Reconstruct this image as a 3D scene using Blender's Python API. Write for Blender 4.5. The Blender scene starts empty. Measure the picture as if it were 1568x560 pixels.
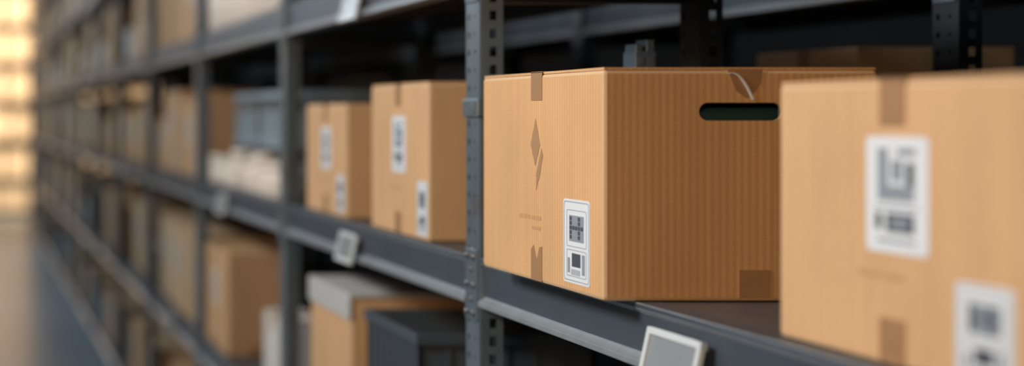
import bpy, bmesh, math, random
from mathutils import Vector, Matrix
random.seed(7)
H = 1.5            # camera height above the floor
scene = bpy.context.scene
COL = scene.collection

# ------------------------------------------------------------------ materials
def new_mat(name):
    m = bpy.data.materials.new(name); m.use_nodes = True
    nt = m.node_tree; b = nt.nodes['Principled BSDF']
    return m, nt, b

def plain(name, col, rough=0.6, metal=0.0, noise=0.0, nscale=20, bump=0.0, spec=0.5, rust=0.0):
    m, nt, b = new_mat(name)
    b.inputs['Base Color'].default_value = (*col, 1)
    b.inputs['Roughness'].default_value = rough
    b.inputs['Metallic'].default_value = metal
    b.inputs['Specular IOR Level'].default_value = spec
    tc = nt.nodes.new('ShaderNodeTexCoord')
    n = nt.nodes.new('ShaderNodeTexNoise'); n.inputs['Scale'].default_value = nscale
    n.inputs['Detail'].default_value = 6
    nt.links.new(tc.outputs['Object'], n.inputs['Vector'])
    out = None
    if noise:
        r = nt.nodes.new('ShaderNodeMix'); r.data_type = 'RGBA'
        r.inputs[6].default_value = (*[c*(1-noise) for c in col], 1)
        r.inputs[7].default_value = (*[min(1, c*(1+noise)) for c in col], 1)
        nt.links.new(n.outputs['Fac'], r.inputs[0]); out = r.outputs[2]
    if rust and out is not None:
        n2 = nt.nodes.new('ShaderNodeTexNoise'); n2.inputs['Scale'].default_value = 9; n2.inputs['Detail'].default_value = 8
        nt.links.new(tc.outputs['Object'], n2.inputs['Vector'])
        cr = nt.nodes.new('ShaderNodeValToRGB'); cr.color_ramp.elements[0].position = .55; cr.color_ramp.elements[1].position = .70
        cr.color_ramp.elements[1].color = (rust,rust,rust,1)
        nt.links.new(n2.outputs['Fac'], cr.inputs[0])
        r2 = nt.nodes.new('ShaderNodeMix'); r2.data_type = 'RGBA'
        nt.links.new(cr.outputs[0], r2.inputs[0]); nt.links.new(out, r2.inputs[6]); r2.inputs[7].default_value = (.17,.095,.06,1)
        out = r2.outputs[2]
    if out is not None: nt.links.new(out, b.inputs['Base Color'])
    if bump:
        bp = nt.nodes.new('ShaderNodeBump'); bp.inputs['Strength'].default_value = bump
        bp.inputs['Distance'].default_value = 0.002
        nt.links.new(n.outputs['Fac'], bp.inputs['Height'])
        nt.links.new(bp.outputs[0], b.inputs['Normal'])
    return m

def cardboard(name, col, stripe=0.06, pitch=0.0095):
    m, nt, b = new_mat(name)
    N = nt.nodes.new; L = nt.links.new
    tc = N('ShaderNodeTexCoord'); sx = N('ShaderNodeSeparateXYZ'); L(tc.outputs['Object'], sx.inputs[0])
    add = N('ShaderNodeMath'); add.operation = 'ADD'; L(sx.outputs[0], add.inputs[0]); L(sx.outputs[1], add.inputs[1])
    mul = N('ShaderNodeMath'); mul.operation = 'MULTIPLY'; mul.inputs[1].default_value = 2*math.pi/pitch; L(add.outputs[0], mul.inputs[0])
    sn = N('ShaderNodeMath'); sn.operation = 'SINE'; L(mul.outputs[0], sn.inputs[0])
    mp = N('ShaderNodeMapping'); mp.inputs['Scale'].default_value = (60, 60, 2.5); L(tc.outputs['Object'], mp.inputs[0])
    nf = N('ShaderNodeTexNoise'); nf.inputs['Scale'].default_value = 1.0; nf.inputs['Detail'].default_value = 5; L(mp.outputs[0], nf.inputs['Vector'])
    nb = N('ShaderNodeTexNoise'); nb.inputs['Scale'].default_value = 5; nb.inputs['Detail'].default_value = 4; L(tc.outputs['Object'], nb.inputs['Vector'])
    ng = N('ShaderNodeTexNoise'); ng.inputs['Scale'].default_value = 350; ng.inputs['Detail'].default_value = 3; L(tc.outputs['Object'], ng.inputs['Vector'])
    a1 = N('ShaderNodeMath'); a1.operation = 'MULTIPLY'; L(sn.outputs[0], a1.inputs[0]); L(nf.outputs['Fac'], a1.inputs[1])
    a2 = N('ShaderNodeMath'); a2.operation = 'MULTIPLY_ADD'; L(a1.outputs[0], a2.inputs[0]); a2.inputs[1].default_value = stripe*2; a2.inputs[2].default_value = 0.70
    a3 = N('ShaderNodeMath'); a3.operation = 'MULTIPLY_ADD'; L(nb.outputs['Fac'], a3.inputs[0]); a3.inputs[1].default_value = 0.28; L(a2.outputs[0], a3.inputs[2])
    a4 = N('ShaderNodeMath'); a4.operation = 'MULTIPLY_ADD'; L(nf.outputs['Fac'], a4.inputs[0]); a4.inputs[1].default_value = 0.22; L(a3.outputs[0], a4.inputs[2])
    a5 = N('ShaderNodeMath'); a5.operation = 'MULTIPLY_ADD'; L(ng.outputs['Fac'], a5.inputs[0]); a5.inputs[1].default_value = 0.22; L(a4.outputs[0], a5.inputs[2])
    vm = N('ShaderNodeVectorMath'); vm.operation = 'SCALE'; vm.inputs[0].default_value = col; L(a5.outputs[0], vm.inputs['Scale'])
    L(vm.outputs[0], b.inputs['Base Color'])
    b.inputs['Roughness'].default_value = 0.7
    b.inputs['Specular IOR Level'].default_value = 0.25
    bp = N('ShaderNodeBump'); bp.inputs['Strength'].default_value = 0.4; bp.inputs['Distance'].default_value = 0.0008
    L(a2.outputs[0], bp.inputs['Height']); L(bp.outputs[0], b.inputs['Normal'])
    return m

M_CARD  = cardboard('cardboard', (0.57, 0.345, 0.178), 0.035)
M_CARDF = cardboard('cardboard_fluted', (0.57, 0.330, 0.155), 0.085)
M_CARDL = cardboard('cardboard_light', (0.60, 0.42, 0.26), 0.03)
M_EDGE  = plain('cardboard_edge', (0.62, 0.41, 0.23), 0.7)
M_TAPE  = plain('packing_tape', (0.36, 0.20, 0.10), 0.35, noise=0.12, nscale=30)
M_WHITE = plain('label_paper', (0.70, 0.74, 0.78), 0.45)
M_INK   = plain('label_ink', (0.06, 0.07, 0.09), 0.5)
M_GREY  = plain('label_grey', (0.25, 0.28, 0.33), 0.5)
M_PRINT = plain('brown_print', (0.36, 0.20, 0.09), 0.6)
M_PRINTL= plain('faint_print', (0.50, 0.28, 0.13), 0.6)
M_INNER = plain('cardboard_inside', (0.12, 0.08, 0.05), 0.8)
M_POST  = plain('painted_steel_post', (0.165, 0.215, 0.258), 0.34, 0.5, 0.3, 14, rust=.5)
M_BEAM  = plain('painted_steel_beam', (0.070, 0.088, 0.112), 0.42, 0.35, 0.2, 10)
M_LIP   = plain('steel_lip_highlight', (0.46, 0.51, 0.56), 0.30, 0.6, 0.2, 25)  # pale steel colour paints in the bright highlight along the beam lip
M_DECK  = plain('steel_deck', (0.085, 0.083, 0.085), 0.45, 0.2, 0.35, 9)
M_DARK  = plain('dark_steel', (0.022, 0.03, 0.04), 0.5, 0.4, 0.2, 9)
M_BOLT  = plain('bolt_steel', (0.30, 0.32, 0.34), 0.3, 0.9)
M_PLAST = plain('grey_plastic', (0.055, 0.07, 0.088), 0.42, 0, 0.1, 20)
M_PLASTL= plain('light_grey_plastic', (0.26, 0.33, 0.38), 0.4, 0, 0.1, 20)
M_JAR   = plain('white_plastic', (0.80, 0.72, 0.64), 0.4, 0, 0.04)
M_TAGF  = plain('tag_frame', (0.58, 0.63, 0.66), 0.35)
M_TAGI  = plain('tag_insert', (0.24, 0.27, 0.30), 0.3, 0, 0.1)
M_TEAL  = plain('teal_plastic', (0.045, 0.07, 0.095), 0.4)
M_TEALC = plain('teal_hole_block', (0.02, 0.06, 0.07), 0.4)

# ------------------------------------------------------------------ mesh helpers
def add_box(bm, x0, x1, y0, y1, z0, z1, mat=0, bev=0.0, bevmat=None, segs=2):
    vs = [bm.verts.new(p) for p in ((x0,y0,z0),(x1,y0,z0),(x1,y1,z0),(x0,y1,z0),(x0,y0,z1),(x1,y0,z1),(x1,y1,z1),(x0,y1,z1))]
    fs = []
    for idx in ((0,3,2,1),(4,5,6,7),(0,1,5,4),(1,2,6,5),(2,3,7,6),(3,0,4,7)):
        f = bm.faces.new([vs[i] for i in idx]); f.material_index = mat; fs.append(f)
    if bev:
        es = list({e for f in fs for e in f.edges})
        bmesh.ops.bevel(bm, geom=es, offset=bev, segments=segs, profile=0.5, affect='EDGES',
                        material=(-1 if bevmat is None else bevmat))
    return fs

def add_cyl(bm, c, axis, r, l, n=12, mat=0, r2=None):
    r2 = r if r2 is None else r2
    a = Vector(axis).normalized(); t = a.orthogonal().normalized(); b = a.cross(t)
    c = Vector(c); A = []; B = []
    for i in range(n):
        an = 2*math.pi*i/n; d = t*math.cos(an)+b*math.sin(an)
        A.append(bm.verts.new(c+d*r)); B.append(bm.verts.new(c+a*l+d*r2))
    for i in range(n):
        j = (i+1) % n
        f = bm.faces.new((A[i],A[j],B[j],B[i])); f.material_index = mat; f.smooth = True
    f = bm.faces.new(A[::-1]); f.material_index = mat
    f = bm.faces.new(B); f.material_index = mat

def lathe(bm, c, prof, n=20, mat=0):
    rings = []
    for r, z in prof:
        rings.append([bm.verts.new((c[0]+r*math.cos(2*math.pi*i/n), c[1]+r*math.sin(2*math.pi*i/n), c[2]+z)) for i in range(n)])
    for a, b in zip(rings, rings[1:]):
        for i in range(n):
            j = (i+1) % n
            f = bm.faces.new((a[i],a[j],b[j],b[i])); f.smooth = True; f.material_index = mat
    bm.faces.new(rings[0][::-1]).material_index = mat
    bm.faces.new(rings[-1]).material_index = mat

def finish(bm, name, mats, loc=(0,0,0), parent=None, normals=True):
    if normals: bmesh.ops.recalc_face_normals(bm, faces=bm.faces)
    me = bpy.data.meshes.new(name); bm.to_mesh(me); bm.free()
    for m in mats: me.materials.append(m)
    return obj(name, me, loc, parent)

def obj(name, me, loc=(0,0,0), parent=None, rot=(0,0,0)):
    o = bpy.data.objects.new(name, me); COL.objects.link(o)
    o.location = loc; o.rotation_euler = rot
    if parent: o.parent = parent
    return o

def empty(name, loc=(0,0,0)):
    e = bpy.data.objects.new(name, None); COL.objects.link(e); e.location = loc; e.empty_display_size = 0.1
    return e

def bake(o):
    dg = bpy.context.evaluated_depsgraph_get(); dg.update()
    me = bpy.data.meshes.new_from_object(o.evaluated_get(dg))
    o.modifiers.clear(); o.data = me
    return me

def rrect(cu, cz, w, h, r, n=4):
    pts = []
    for sx, sz, a0 in ((1,1,0),(-1,1,90),(-1,-1,180),(1,-1,270)):
        for i in range(n+1):
            a = math.radians(a0+90*i/n)
            pts.append((cu+sx*(w/2-r)+r*math.cos(a), cz+sz*(h/2-r)+r*math.sin(a)))
    return pts
def rect(u0, u1, z0, z1): return [(u0,z0),(u1,z0),(u1,z1),(u0,z1)]

# ------------------------------------------------------------------ cartons
CM = [0, M_EDGE, M_TAPE, M_WHITE, M_INK, M_GREY, M_PRINT, M_PRINTL, M_INNER, M_TEALC]
class Face:
    """prints thin shapes on the aisle face ('front', normal -X, right = -Y) or end face ('side', normal -Y, right = +X)"""
    def __init__(s, bm, dx, dy, kind): s.bm, s.dx, s.dy, s.k = bm, dx, dy, kind
    def P(s, u, z, t):
        return (-s.dx/2-t, -u, z) if s.k == 'front' else (u, -s.dy/2-t, z)
    def poly(s, pts, mat, t=0.0006):
        A = [s.bm.verts.new(s.P(u,z,-0.0002)) for u,z in pts]; B = [s.bm.verts.new(s.P(u,z,t)) for u,z in pts]
        n = len(pts); fs = [s.bm.faces.new(B), s.bm.faces.new(A[::-1])]
        for i in range(n):
            j = (i+1)%n; fs.append(s.bm.faces.new((A[i],A[j],B[j],B[i])))
        for f in fs: f.material_index = mat
    def ring(s, cu, cz, w, h, r, th, mat, t):
        o = rrect(cu,cz,w,h,r); i_ = rrect(cu,cz,w-2*th,h-2*th,max(r-th,0.0005))
        O = [s.bm.verts.new(s.P(u,z,t)) for u,z in o]; I = [s.bm.verts.new(s.P(u,z,t)) for u,z in i_]
        for a in range(len(O)):
            b = (a+1)%len(O); f = s.bm.faces.new((O[a],O[b],I[b],I[a])); f.material_index = mat
    def label(s, cu, cz, w, h, kind):
        s.poly(rrect(cu,cz,w,h,0.006), 3, 0.0006)
        X = lambda a: cu-w/2+a*w
        Z = lambda a: cz-h/2+a*h
        R = lambda a,b,c,d,m,t=0.001: s.poly(rect(X(a),X(b),Z(c),Z(d)), m, t)
        if kind == 'handling':      # handling pictograms + little code squares
            R(.20,.36,.45,.90,5); R(.36,.78,.45,.58,5); R(.66,.78,.58,.78,4); R(.42,.60,.62,.80,5)
            R(.52,.80,.84,.90,5)
            R(.16,.26,.20,.34,4); R(.34,.78,.18,.34,4); R(.42,.70,.22,.30,5,0.0014)
            R(.16,.84,.38,.40,5); R(.2,.8,.09,.12,5)
        else:                       # shipping label with code block
            s.ring(cu, cz, w-0.006, h-0.006, 0.005, 0.0011, 5, 0.0009)
            s.ring(X(.51), Z(.655), w*.74, h*.44, 0.003, 0.0009, 5, 0.0009)
            s.ring(X(.51), Z(.24), w*.74, h*.32, 0.003, 0.0009, 5, 0.0009)
            R(.24,.78,.50,.81,5)
            for i in range(5):
                for j in range(5):
                    if (i*7+j*3+i*j) % 3 == 0: R(.26+i*.105,.34+i*.105,.53+j*.055,.575+j*.055,4,0.0014)
            R(.34,.66,.20,.36,4); R(.18,.26,.12,.30,5); R(.72,.82,.12,.36,5)
            for i in range(7): R(.32+i*.05,.34+i*.05,.10,.17,5)
    def marks(s, dz, tape=True):
        if tape:
            s.poly(rect(-.022,.022,dz-.045,dz), 2, 0.0008)
            s.poly(rect(-.022,.022,0.002,.045), 2, 0.0008)

def body(bm, dx, dy, dz):
    add_box(bm, -dx/2, dx/2, -dy/2, dy/2, 0, dz-0.003, 0, 0.005, 1)
    # closing flaps with the centre seam, then tape across the seam
    add_box(bm, -dx/2+.002, dx/2-.002, -dy/2+.002, -0.0015, dz-0.0032, dz, 0)
    add_box(bm, -dx/2+.002, dx/2-.002, 0.0015, dy/2-.002, dz-0.0032, dz, 0)
    add_box(bm, -dx/2-.0008, dx/2+.0008, -.022, .022, dz-0.001, dz+.0008, 2)

def carton_mesh(dx, dy, dz, mat=M_CARD, labels='both', lab=None):
    bm = bmesh.new(); body(bm, dx, dy, dz)
    F = Face(bm, dx, dy, 'front'); F.marks(dz)
    S = Face(bm, dx, dy, 'side'); S.poly(rect(-.02,.02,0.002,.035), 2, .0006)
    if labels in ('both','one'):
        F.label(-0.02, dz*0.60, 0.105, min(.11,dz*.4), 'handling')
    if labels == 'both':
        F.label(dy/2-0.052, 0.065, 0.075, min(.10,dz*.36), 'shipping')
    if labels == 'custom':
        for a in lab: F.label(*a)
    if labels != 'none':
        F.poly(rect(-.06,-.02,dz*.30,dz*.30+.006), 7, .0004); F.poly(rect(-.012,.02,dz*.30,dz*.30+.006), 7, .0004)
    bmesh.ops.recalc_face_normals(bm, faces=bm.faces)
    me = bpy.data.meshes.new('cardboard_box'); bm.to_mesh(me); bm.free()
    for m in [mat]+CM[1:]: me.materials.append(m)
    return me

def put(name, me, xf, y0, zs, dx, dy):
    """front face at xf, near end at y0, resting on shelf zs (relative to eye level)"""
    return obj(name, me, (xf+dx/2, y0+dy/2, H+zs+0.0008))

LV = [-1.38, -0.813, -0.238, 0.294, 0.85, 1.42]
MID = LV[2]

# --- hero carton (with handle cut-out)
def hero():
    dx, dy, dz = 0.35, 0.504, 0.298
    bm = bmesh.new()
    add_box(bm, -dx/2, dx/2, -dy/2, dy/2, 0, dz-.003, 0, 0.005, 1)
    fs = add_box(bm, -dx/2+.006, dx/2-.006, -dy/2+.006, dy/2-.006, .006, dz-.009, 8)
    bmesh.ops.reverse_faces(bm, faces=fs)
    me = bpy.data.meshes.new('h'); bm.to_mesh(me); bm.free()
    for m in [M_CARDF]+CM[1:]: me.materials.append(m)
    o = obj('h', me)
    cb = bmesh.new()
    A=[];B=[]
    for u,z in rrect(0, .2415, .106, .023, .0114, 6):
        A.append(cb.verts.new((u,-dy/2-.03,z))); B.append(cb.verts.new((u,-dy/2+.03,z)))
    cb.faces.new(A); cb.faces.new(B[::-1])
    for i in range(len(A)):
        j=(i+1)%len(A); cb.faces.new((A[i],B[i],B[j],A[j]))
    bmesh.ops.recalc_face_normals(cb, faces=cb.faces)
    for f in cb.faces: f.material_index = 1
    cm = bpy.data.meshes.new('c'); cb.to_mesh(cm); cb.free()
    for m in [M_CARDF]+CM[1:]: cm.materials.append(m)
    c = obj('c', cm)
    md = o.modifiers.new('b','BOOLEAN'); md.object = c; md.operation='DIFFERENCE'; md.solver='EXACT'
    me2 = bake(o)
    bpy.data.objects.remove(o); bpy.data.objects.remove(c)
    bm = bmesh.new(); bm.from_mesh(me2)
    add_box(bm, -dx/2+.002, dx/2-.002, -dy/2+.002, -0.0015, dz-0.0032, dz, 0)
    add_box(bm, -dx/2+.002, dx/2-.002, 0.0015, dy/2-.002, dz-0.0032, dz, 0)
    add_box(bm, -dx/2-.0008, dx/2+.0008, -.022, .022, dz-0.001, dz+.0008, 2)
    # added teal block behind the hole, catches light so it isn't black
    add_box(bm, -dx/2+.03, dx/2-.03, -dy/2+.026, dy/2-.03, .007, dz-.050, 9, .012, None, 3)
    F = Face(bm, dx, dy, 'front')
    F.poly(rect(-.023,.023,dz-.04,dz), 2, .0008)
    F.poly([(-.023,0.002),(.023,0.002),(.023,.052),(.012,.05),(0,.03),(-.012,.052),(-.023,.045)], 2, .0008)
    # printed arrow diamonds
    F.poly([(-.026,.195),(-.004,.232),(.014,.195),(-.006,.165)], 6, .0005)
    F.poly([(-.004,.150),(.020,.190),(.026,.180),(.010,.145)], 6, .0005)
    F.poly([(-.002,.148),(.008,.146),(-.002,.130)], 6, .0005)
    for i,(a,b) in enumerate(((-.075,-.062),(-.058,-.044),(-.04,-.03),(-.024,-.008),(-.004,.018))):
        F.poly(rect(a,b,.088,.094), 7, .0004)
    F.poly(rect(-.022,.016,.074,.079), 7, .0004)
    F.label(.2415-.0885+.005, .0685, .098, .112, 'shipping')
    S = Face(bm, dx, dy, 'side')
    S.poly(rect(-.002,.038,.004,.040), 2, .0008)
    # torn tape over the top edge + peeled sliver
    S.poly([(-.018,dz-.002),(.028,dz-.002),(.026,dz-.020),(.016,dz-.034),(.008,dz-.040),(-.006,dz-.030)], 2, .0008)
    pk=[]
    for i in range(9):
        t=i/8; pk.append((-.015+.030*t, dz-.008-.034*t**1.6+.004*math.sin(t*3)))
    S.poly([(u-.0008,z) for u,z in pk]+[(u+.0014,z+.001) for u,z in reversed(pk)], 3, .003)
    me = bpy.data.meshes.new('cardboard_box'); bm.to_mesh(me); bm.free()
    for m in [M_CARDF]+CM[1:]: me.materials.append(m)
    return me, dx, dy
me, dx, dy = hero()
put('cardboard_box_with_handle_hole', me, 0.81, 2.163, MID, dx, dy)

# --- near, out of focus carton
put('cardboard_box', carton_mesh(.34,.448,.272,M_CARD,'custom',[(1.602-1.5945,.162,.107,.110,'handling'),(1.602-1.457,.048,.086,.086,'shipping')]), .873, 1.378, MID, .34, .448)
# --- two cartons in the next bay
put('cardboard_box', carton_mesh(.35,.446,.300,M_CARD,'custom',[(3.398-3.392,.179,.104,.112,'handling'),(3.398-3.217,.060,.074,.104,'shipping')]), .862, 3.175, MID, .35, .446)
put('cardboard_box', carton_mesh(.33,.450,.264,M_CARD,'custom',[(0.005,.158,.11,.10,'handling'),(.165,.055,.08,.085,'shipping')]), .868, 3.89, MID, .33, .45)

# ------------------------------------------------------------------ plastic crate
def crate_mesh(dx, dy, dz, mat, slats=9, mid=True, wall=.55):
    bm = bmesh.new()
    add_box(bm,-dx/2,dx/2,-dy/2,dy/2,0,.008,0,.002)
    for (a,b,c,d) in ((-dx/2+.004,-dx/2+.007,-dy/2+.004,dy/2-.004),(dx/2-.007,dx/2-.004,-dy/2+.004,dy/2-.004),
                      (-dx/2+.004,dx/2-.004,-dy/2+.004,-dy/2+.007),(-dx/2+.004,dx/2-.004,dy/2-.007,dy/2-.004)):
        add_box(bm,a,b,c,d,.008,dz*wall-.002)
    def band(z0,z1,w):
        add_box(bm,-dx/2-w,-dx/2+.008,-dy/2-w,dy/2+w,z0,z1,0,.0015)
        add_box(bm,dx/2-.008,dx/2+w,-dy/2-w,dy/2+w,z0,z1,0,.0015)
        add_box(bm,-dx/2+.008,dx/2-.008,-dy/2-w,-dy/2+.008,z0,z1,0,.0015)
        add_box(bm,-dx/2+.008,dx/2-.008,dy/2-.008,dy/2+w,z0,z1,0,.0015)
    band(dz-.022,dz,.006)
    if mid: band(dz*.55-.006,dz*.55+.006,.001)
    band(0.0,.014,.001)
    ny = slats; nx = max(4,int(slats*dx/dy))
    for i in range(ny+1):
        y = -dy/2+.004+(dy-.008)*i/ny
        for x in (-dx/2,dx/2-.006): add_box(bm,x,x+.006,y-.004,y+.004,.01,dz-.01)
    for i in range(nx+1):
        x = -dx/2+.004+(dx-.008)*i/nx
        for y in (-dy/2,dy/2-.006): add_box(bm,x-.004,x+.004,y,y+.006,.01,dz-.01)
    bmesh.ops.recalc_face_normals(bm, faces=bm.faces)
    me = bpy.data.meshes.new('plastic_crate'); bm.to_mesh(me); bm.free(); me.materials.append(mat)
    return me
put('plastic_crate', crate_mesh(.34,.42,.39,M_PLAST,8,False,1.0), .872, 3.28, LV[1], .34, .42)
cr = crate_mesh(.26,.46,.155,M_PLASTL,7)
for y in (5.20,5.72):
    for k in range(2): put('stacking_basket', cr, .975, y, MID+k*.157, .26, .46)

# ------------------------------------------------------------------ jars / white goods
def jars(name, spots, z, r=.035, h=.10):
    bm = bmesh.new()
    for (x,y,s) in spots:
        lathe(bm,(x,y,0),[(r*.9,0),(r,.004),(r,h*s*.70),(r*.93,h*s*.74),(r*.93,h*s*.77),(r*1.04,h*s*.78),(r*1.04,h*s*.97),(r*.98,h*s)],20)
    return finish(bm,name,[M_JAR],(0,0,H+z+.0005))
sp=[]
y=4.72
while y<6.15:
    sp.append((.905+random.uniform(-.008,.008),y,random.uniform(.65,1.35)))
    y+=random.uniform(.09,.15)
jars('white_plastic_jars', sp, MID)
sp=[(x,4.72+.12*i,random.uniform(1.,1.4)) for i in range(12) for x in (.91,1.03)]
jars('white_plastic_jars', sp, LV[3], .05,.16)

# lidded carton on lower shelf
M_LID = plain('grey_white_lid', (.50,.50,.49), .5, 0, .08)
def lidded(dx,dy,dz):
    bm=bmesh.new()
    add_box(bm,-dx/2,dx/2,-dy/2,dy/2,0,dz-.004,0,.004,1)
    add_box(bm,-dx/2-.006,dx/2+.006,-dy/2-.006,dy/2+.006,dz-.010,dz,9,.002)
    add_box(bm,-dx/2-.006,-dx/2-.001,-dy/2-.006,dy/2+.006,dz-.06,dz-.008,9,.001)
    add_box(bm,dx/2+.001,dx/2+.006,-dy/2-.006,dy/2+.006,dz-.06,dz-.008,9,.001)
    F=Face(bm,dx,dy,'front'); F.label(.13,.1,.08,.1,'shipping'); F.poly(rect(-.02,.02,.002,.05),2)
    bmesh.ops.recalc_face_normals(bm, faces=bm.faces)
    me=bpy.data.meshes.new('lidded_carton'); bm.to_mesh(me); bm.free()
    for m in [M_CARD]+CM[1:9]+[M_LID]: me.materials.append(m)
    return me
put('lidded_cardboard_box', lidded(.33,.45,.405), .875, 3.87, LV[1], .33,.45)
put('cardboard_box', carton_mesh(.20,.50,.35,M_CARD,'one'), .875, 5.72, LV[1], .20,.50)
M_WBOX = plain('white_carton', (.62,.59,.55), .6, 0, .05)
put('white_carton', carton_mesh(.12,.30,.225,M_WBOX,'none'), .90, 4.86, LV[1], .12,.30)

# ------------------------------------------------------------------ small parts bin behind the hero carton
bm=bmesh.new()
add_box(bm,-.017,.017,-.025,.025,0,.338,0,.002)
add_box(bm,-.015,-.004,-.022,.022,.336,.350,0,.0015)
add_box(bm,.002,.015,-.022,.022,.336,.357,0,.0015)
for i in range(7): add_box(bm,-.018,.018,-.026,.026,.03+i*.045,.034+i*.045,0)
add_box(bm,-.012,-.004,-.0265,-.025,.318,.330,1)
add_box(bm,.002,.012,-.0265,-.025,.305,.330,1)
finish(bm,'parts_dispenser_bin',[M_TEAL,M_PLAST],(1.073,2.71,H+MID+.0005))

# ------------------------------------------------------------------ racks
PW=.075; PD=.038
def ring_cell(bm, P, u0,u1,v0,v1, cu,cv,hw,hh, rnd):
    um=(u0+u1)/2; vm=(v0+v1)/2
    outer=[(u0,v0),(um,v0),(u1,v0),(u1,vm),(u1,v1),(um,v1),(u0,v1),(u0,vm)]
    k=.72 if rnd else 1.0
    inner=[(cu-hw*k,cv-hh*k),(cu,cv-hh),(cu+hw*k,cv-hh*k),(cu+hw,cv),(cu+hw*k,cv+hh*k),(cu,cv+hh),(cu-hw*k,cv+hh*k),(cu-hw,cv)]
    O=[bm.verts.new(P(*p)) for p in outer]; I=[bm.verts.new(P(*p)) for p in inner]
    for i in range(8):
        j=(i+1)%8; bm.faces.new((O[i],O[j],I[j],I[i]))
def post_mesh(height, holes=True, mat=M_POST):
    bm=bmesh.new()
    pitch=.03; n=int(height/pitch)
    PX=lambda u,v:(0,-u,v)         # aisle face
    PY=lambda u,v:(u,-PW,v)        # end face
    def q(P,a,b,c,d): bm.faces.new([bm.verts.new(P(*p)) for p in ((a,c),(b,c),(b,d),(a,d))])
    if holes:
        for i in range(n):
            z0=i*pitch; z1=z0+pitch; zc=z0+pitch/2
            ring_cell(bm,PX,0,.030,z0,z1,.016,zc,.005,.005,False)
            ring_cell(bm,PX,.030,.060,z0,z1,.050,zc,.0036,.0036,True)
            q(PX,.060,PW,z0,z1)
            ring_cell(bm,PY,.004,PD,z0,z1,.0215,zc,.0060,.0080,False)
            q(PY,0,.004,z0,z1)
    else:
        q(PX,0,PW,0,n*pitch); q(PY,0,PD,0,n*pitch)
    hh=n*pitch
    q(lambda u,v:(u,0,v),0,PD,0,hh)
    q(lambda u,v:(PD,-PW+u,v),0,.012,0,hh)
    q(lambda u,v:(PD,-u,v),0,.012,0,hh)
    bmesh.ops.remove_doubles(bm,verts=bm.verts,dist=1e-5)
    bmesh.ops.recalc_face_normals(bm,faces=bm.faces)
    me=bpy.data.meshes.new('post'); bm.to_mesh(me); bm.free(); me.materials.append(mat)
    o=obj('tmp',me); md=o.modifiers.new('s','SOLIDIFY'); md.thickness=.002; md.offset=0
    me2=bake(o); bpy.data.objects.remove(o); return me2
PH=3.18
POSTH=post_mesh(PH,True); POSTP=post_mesh(PH,False)
POSTD=post_mesh(PH,True,M_DARK)  # near-black copy: shade of rear posts and back rack put into the colour

def beam_mesh(length, flip=False):
    prof=[(-.002,0),(-.002,-.008),(.005,-.012),(.005,-.064),(-.007,-.071),(-.007,-.080),(.035,-.080),(.035,0)]
    if flip: prof=[(-x,z) for x,z in prof]
    bm=bmesh.new()
    A=[bm.verts.new((x,0,z)) for x,z in prof]; B=[bm.verts.new((x,length,z)) for x,z in prof]
    n=len(prof)
    for i in range(n):
        j=(i+1)%n; f=bm.faces.new((A[i],A[j],B[j],B[i]))
        if i in (3,4): f.material_index=1
    bm.faces.new(A); bm.faces.new(B)
    bmesh.ops.bevel(bm,geom=[e for e in bm.edges if abs(e.verts[0].co.y-e.verts[1].co.y)>.1],offset=.0012,segments=2,affect='EDGES',material=1)
    bmesh.ops.recalc_face_normals(bm,faces=bm.faces)
    me=bpy.data.meshes.new('beam'); bm.to_mesh(me); bm.free()
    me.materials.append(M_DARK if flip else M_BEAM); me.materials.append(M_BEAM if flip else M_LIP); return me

SP=1.72; Y0=2.89; RD=.40
BL=SP-PW
BF=beam_mesh(BL); BR=beam_mesh(BL,True)
def deck_mesh():
    bm=bmesh.new()
    add_box(bm,.036,RD-.036+PD,0,BL,-.022,-.0005,0)
    n=7
    for i in range(n):      # folded stiffeners below the panels
        y=BL*(i+.5)/n; add_box(bm,.036,RD-.036+PD,y-.012,y+.012,-.045,-.021,0)
    me=bpy.data.meshes.new('deck'); bmesh.ops.recalc_face_normals(bm,faces=bm.faces); bm.to_mesh(me); bm.free(); me.materials.append(M_DECK); return me
DECK=deck_mesh()
def conn_mesh():
    bm=bmesh.new()
    add_box(bm,-.0045,-.001,-PW+.006,-.006,-.105,.014,0,.001)
    for y in (-.020,-.056):
        for z in (.002,-.045,-.092): add_cyl(bm,(-.0045,y,z),(-1,0,0),.0062,.005,6,1); 
    for z in (-.02,-.07): add_cyl(bm,(-.0045,-.038,z),(-1,0,0),.0045,.003,12,1)
    bmesh.ops.recalc_face_normals(bm,faces=bm.faces)
    me=bpy.data.meshes.new('connector'); bm.to_mesh(me); bm.free(); me.materials.append(M_POST); me.materials.append(M_BOLT); return me
CONN=conn_mesh()
def brace_mesh(mat):
    bm=bmesh.new(); add_box(bm,PD,RD-.002,-.055,-.02,-.012,.012,0,.001)
    me=bpy.data.meshes.new('brace'); bmesh.ops.recalc_face_normals(bm,faces=bm.faces); bm.to_mesh(me); bm.free(); me.materials.append(mat); return me
BRACE=brace_mesh(M_DARK)

def rack(x, k0, k1, levels, detail=4, dark=False):
    e=empty('steel_shelving_rack',(x,Y0+k0*SP,0))
    for k in range(k0,k1+1):
        y=(k-k0)*SP
        pm = POSTD if dark else (POSTH if k<=detail else POSTP)
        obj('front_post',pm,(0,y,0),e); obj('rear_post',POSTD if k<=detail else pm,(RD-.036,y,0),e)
        for z in levels:
            obj('connector',CONN,(0,y,H+z),e)
            obj('side_brace',BRACE,(0,y,H+z-.095),e)
        if k<k1:
            for z in levels:
                obj('front_beam',BF,(0.003,y,H+z),e)
                obj('rear_beam',BR,(RD-.036+PD-.003,y,H+z),e)
                obj('deck',DECK,(0,y,H+z),e)
    return e
R1=rack(.85,-1,12,LV)
R2=rack(1.644,-1,4,LV[:4],0,True)
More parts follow.
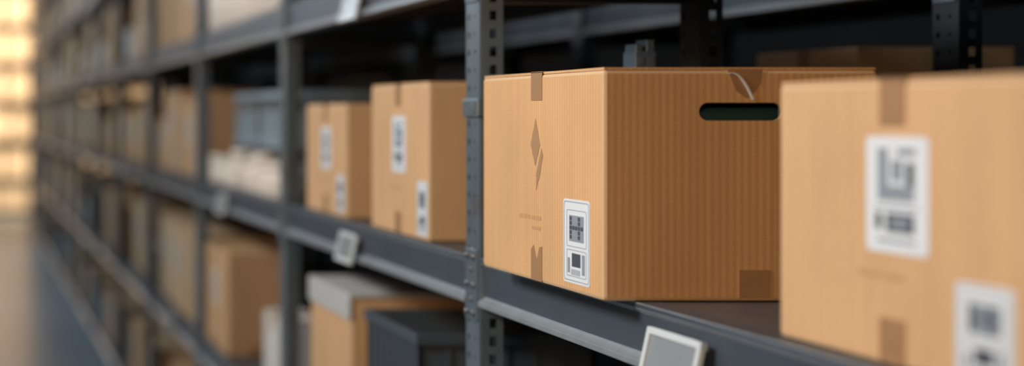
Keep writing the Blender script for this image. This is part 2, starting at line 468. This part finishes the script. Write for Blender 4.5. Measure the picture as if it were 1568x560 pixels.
# clamp sleeve on the main post
bm=bmesh.new()
add_box(bm,-.006,.043,-PW-.005,.004,0,.030,0,.002)
add_box(bm,-.010,-.005,-PW+.006,-PW+.020,.008,.022,0,.001)
finish(bm,'post_clamp',[M_POST],(0,1*SP,H-.003),R1)

# shelf label holders clipped on the beams
def holder_mesh():
    bm=bmesh.new(); w,h=.155,.066
    add_box(bm,-.002,.001,-w/2,w/2,0,h,0,.0008)
    for a,b,c,d in ((-w/2,w/2,0,.009),(-w/2,w/2,h-.009,h),(-w/2,-w/2+.010,0,h),(w/2-.010,w/2,0,h)):
        add_box(bm,-.006,-.001,a,b,c,d,0,.001)
    add_box(bm,-.003,-.001,-w/2+.011,w/2-.011,.010,h-.010,1)
    for y in (-.05,.05): add_box(bm,.000,.014,y-.008,y+.008,h-.010,h-.004,0)
    me=bpy.data.meshes.new('shelf_label_holder'); bmesh.ops.recalc_face_normals(bm,faces=bm.faces); bm.to_mesh(me); bm.free()
    me.materials.append(M_TAGF); me.materials.append(M_TAGI); return me
HM=holder_mesh()
for y,z in ((2.025,MID),(3.76,MID),(5.6,MID),(9.2,MID),(3.72,LV[3]),(7.1,LV[1])):
    o=obj('shelf_label_holder',HM,(.834,y,H+z-.088)); o.rotation_euler=(0,math.radians(12),0)

# ------------------------------------------------------------------ stock on the remaining shelves
TYPES=[]
for dx,dy,dz,m,l in ((.35,.45,.30,M_CARD,'both'),(.33,.38,.26,M_CARD,'one'),(.34,.50,.34,M_CARD,'both'),(.30,.30,.22,M_CARD,'one'),
                     (.34,.42,.36,M_CARDL,'one'),(.32,.36,.28,M_CARDL,'none'),(.33,.34,.18,M_WBOX,'none'),(.34,.40,.38,M_CARD,'none')):
    TYPES.append((carton_mesh(dx,dy,dz,m,l),dx,dy,dz,'white_carton' if m is M_WBOX else 'cardboard_box'))
CRT=(crate_mesh(.34,.42,.26,M_PLAST,8,True,1.0),.34,.42,.26,'plastic_crate')
CRL=(crate_mesh(.34,.42,.20,M_PLASTL,8,True,1.0),.34,.42,.20,'plastic_crate')
def fill(y0,y1,lv,types,xf=.868,gap=(.03,.25)):
    y=y0+.02
    while True:
        t=random.choice(types); 
        if y+t[2]>y1-.09: break
        put(t[4],t[0],xf+random.uniform(0,.03),y,lv,t[1],t[2])
        y+=t[2]+random.uniform(*gap)
T=TYPES
for k in range(0,12):
    a=Y0+k*SP; b=a+SP
    for li,lv in enumerate(LV[:5]):
        if li==2 and k<2: continue
        if li==1 and k<2: continue
        if li==3 and k==1: continue
        if li==0 and k<2: continue
        if li==4 and k<3: continue
        if li==3 and k==0:
            put('plastic_crate',CRL[0],.9,3.55,lv,.34,.42); continue
        if li==2 and k==2:
            put(T[0][4],T[0][0],.87,6.42,lv,.35,.45); put(T[2][4],T[2][0],.87,6.98,lv,.34,.50); put(T[3][4],T[3][0],.88,7.56,lv,.30,.30); continue
        if li==3: types=[T[4],T[7],T[2],T[5],T[6]]
        elif li==1: types=[T[0],T[2],T[6],T[1],CRL,T[4],CRT]
        elif li==0: types=[T[0],T[1],CRT,T[5],CRL]
        else: types=[T[0],T[1],T[2],T[3],T[4],T[5]]
        fill(a,b,lv,types)
# rack behind
fl=carton_mesh(.29,.40,.362,M_CARDL,'none')
put('cardboard_box',fl,1.625,3.10,MID,.29,.40)
for y,t in ((3.7,T[1]),(4.9,T[0]),(5.5,T[3])):
    put(t[4],t[0],1.665,y,MID,t[1],t[2])

# ------------------------------------------------------------------ end-of-aisle rack
YE=25.3
e=empty('aisle_end_rack',(0,YE,0))
bm=bmesh.new()
ELV=[-1.43,-.95,-.37,.21,.79,1.36,1.94]
for i in range(5):
    x=-3.0+i*1.5+.02
    for yy in (0,.8): add_box(bm,x-.03,x+.03,yy,yy+.05,0,3.9)
finish(bm,'uprights',[M_POST],parent=e)
bm=bmesh.new()
for z in ELV:
    add_box(bm,-3.0,3.0,-.003,.045,H+z-.07,H+z-.001,0,.002); add_box(bm,-3.0,3.0,.80,.85,H+z-.07,H+z-.001,0,.002)
    add_box(bm,-3.0,3.0,.046,.799,H+z-.03,H+z-.001,0)
finish(bm,'beams_and_decks',[M_DARK],parent=e)
M_CARDP = cardboard('cardboard_pale', (0.74, 0.57, 0.40), 0.03)
ebm=[]
for w,hh in ((.46,.44),(.56,.44),(.40,.42)):
    ebm.append((carton_mesh(.6,w,hh,M_CARDP,'none'),w))
for z in ELV:
    x=-2.9
    while x<2.3:
        m_,w=random.choice(ebm)
        o=obj('cardboard_box',m_,(x+w/2,YE+.36,H+z+.0008)); o.rotation_euler=(0,0,math.pi/2)
        x+=w+random.uniform(.03,.07)

# ------------------------------------------------------------------ room
M_FLOOR=plain('polished_concrete',(.21,.28,.34),.27,0,.15,1.5,0.02)
M_WALL=plain('painted_wall',(.13,.16,.20),.8,0,.05,2)
M_WALLD=plain('dark_wall',(.008,.013,.019),.8,0,.1,2)
M_CEIL=plain('ceiling_paint',(.06,.07,.08),.8,0,.05,2)
def slab(name,x0,x1,y0,y1,z0,z1,m):
    bm=bmesh.new(); add_box(bm,x0,x1,y0,y1,z0,z1); return finish(bm,name,[m])
slab('floor',-4,5,-3,28,-.1,0,M_FLOOR)
slab('ceiling',-4,5,-3,28,5,5.1,M_CEIL)
slab('wall_left',-4.1,-4,-3,28,0,5,M_WALL)
slab('wall_right',5,5.1,-3,28,0,5,M_WALLD)
slab('wall_end',-4,5,28,28.1,0,5,M_WALL)
slab('wall_rear',-4,5,-3.1,-3,0,5,M_WALLD)

# ------------------------------------------------------------------ lights
def area(name,loc,target,sx,sy,power,col,spread=180):
    l=bpy.data.lights.new(name,'AREA'); l.shape='RECTANGLE'; l.size=sx; l.size_y=sy; l.energy=power; l.color=col
    l.spread=math.radians(spread)
    o=bpy.data.objects.new(name,l); COL.objects.link(o); o.location=loc
    o.rotation_euler=(Vector(target)-Vector(loc)).to_track_quat('-Z','Y').to_euler(); return o
WN=(1,.97,.93); CW=(.76,.90,1)
area('aisle_fill',(-1.7,2.10,H+1.35),(.85,2.0,H-.1),1.2,.6,46,WN,130)  # unseen fill lights added along the aisle to brighten the rack fronts
area('aisle_fill',(-1.7,5.2,H+1.6),(.85,5.0,H-.1),1.2,.6,34,WN,130)
area('aisle_fill',(-1.7,9.0,H+1.8),(.85,8.8,H-.1),1.3,.7,42,CW)
area('aisle_fill',(-1.7,13.5,H+1.8),(.85,13.5,H-.1),1.3,.7,62,CW)
area('aisle_fill',(-1.7,18.5,H+1.8),(.85,18.5,H-.1),1.3,.7,80,CW)
# added warm fill behind the viewer, lifts box ends and post sides
area('warm_side_fill',(-1.3,-2.2,H+.75),(1.0,2.6,H-.15),.8,.8,7.5,(1,.66,.36),60)
area('aisle_end_lamp',(-.3,23.4,H+3.0),(.3,25.3,H+.6),2.6,.6,125,(1,.80,.56),110)
area('aisle_end_lamp',(-1.2,23.2,H+.2),(.6,25.3,H-.3),1.0,1.4,30,(1,.80,.56),100)

w=bpy.data.worlds.new('world'); scene.world=w; w.use_nodes=True
w.node_tree.nodes['Background'].inputs[0].default_value=(.35,.45,.6,1); w.node_tree.nodes['Background'].inputs[1].default_value=.15

# ------------------------------------------------------------------ camera
F=2600/1568
cam=bpy.data.cameras.new('camera'); co=bpy.data.objects.new('camera',cam); COL.objects.link(co)
cam.sensor_width=36; cam.sensor_fit='HORIZONTAL'; cam.lens=36*F
co.location=(0,0,H); co.rotation_euler=(math.radians(90),0,0)
cam.shift_x=834/1568; cam.shift_y=-104/1568
cam.clip_start=.05; cam.clip_end=100
cam.dof.use_dof=True; cam.dof.focus_distance=2.36; cam.dof.aperture_fstop=1.7
scene.camera=co
scene.view_settings.view_transform='Standard'
scene.view_settings.look='None'
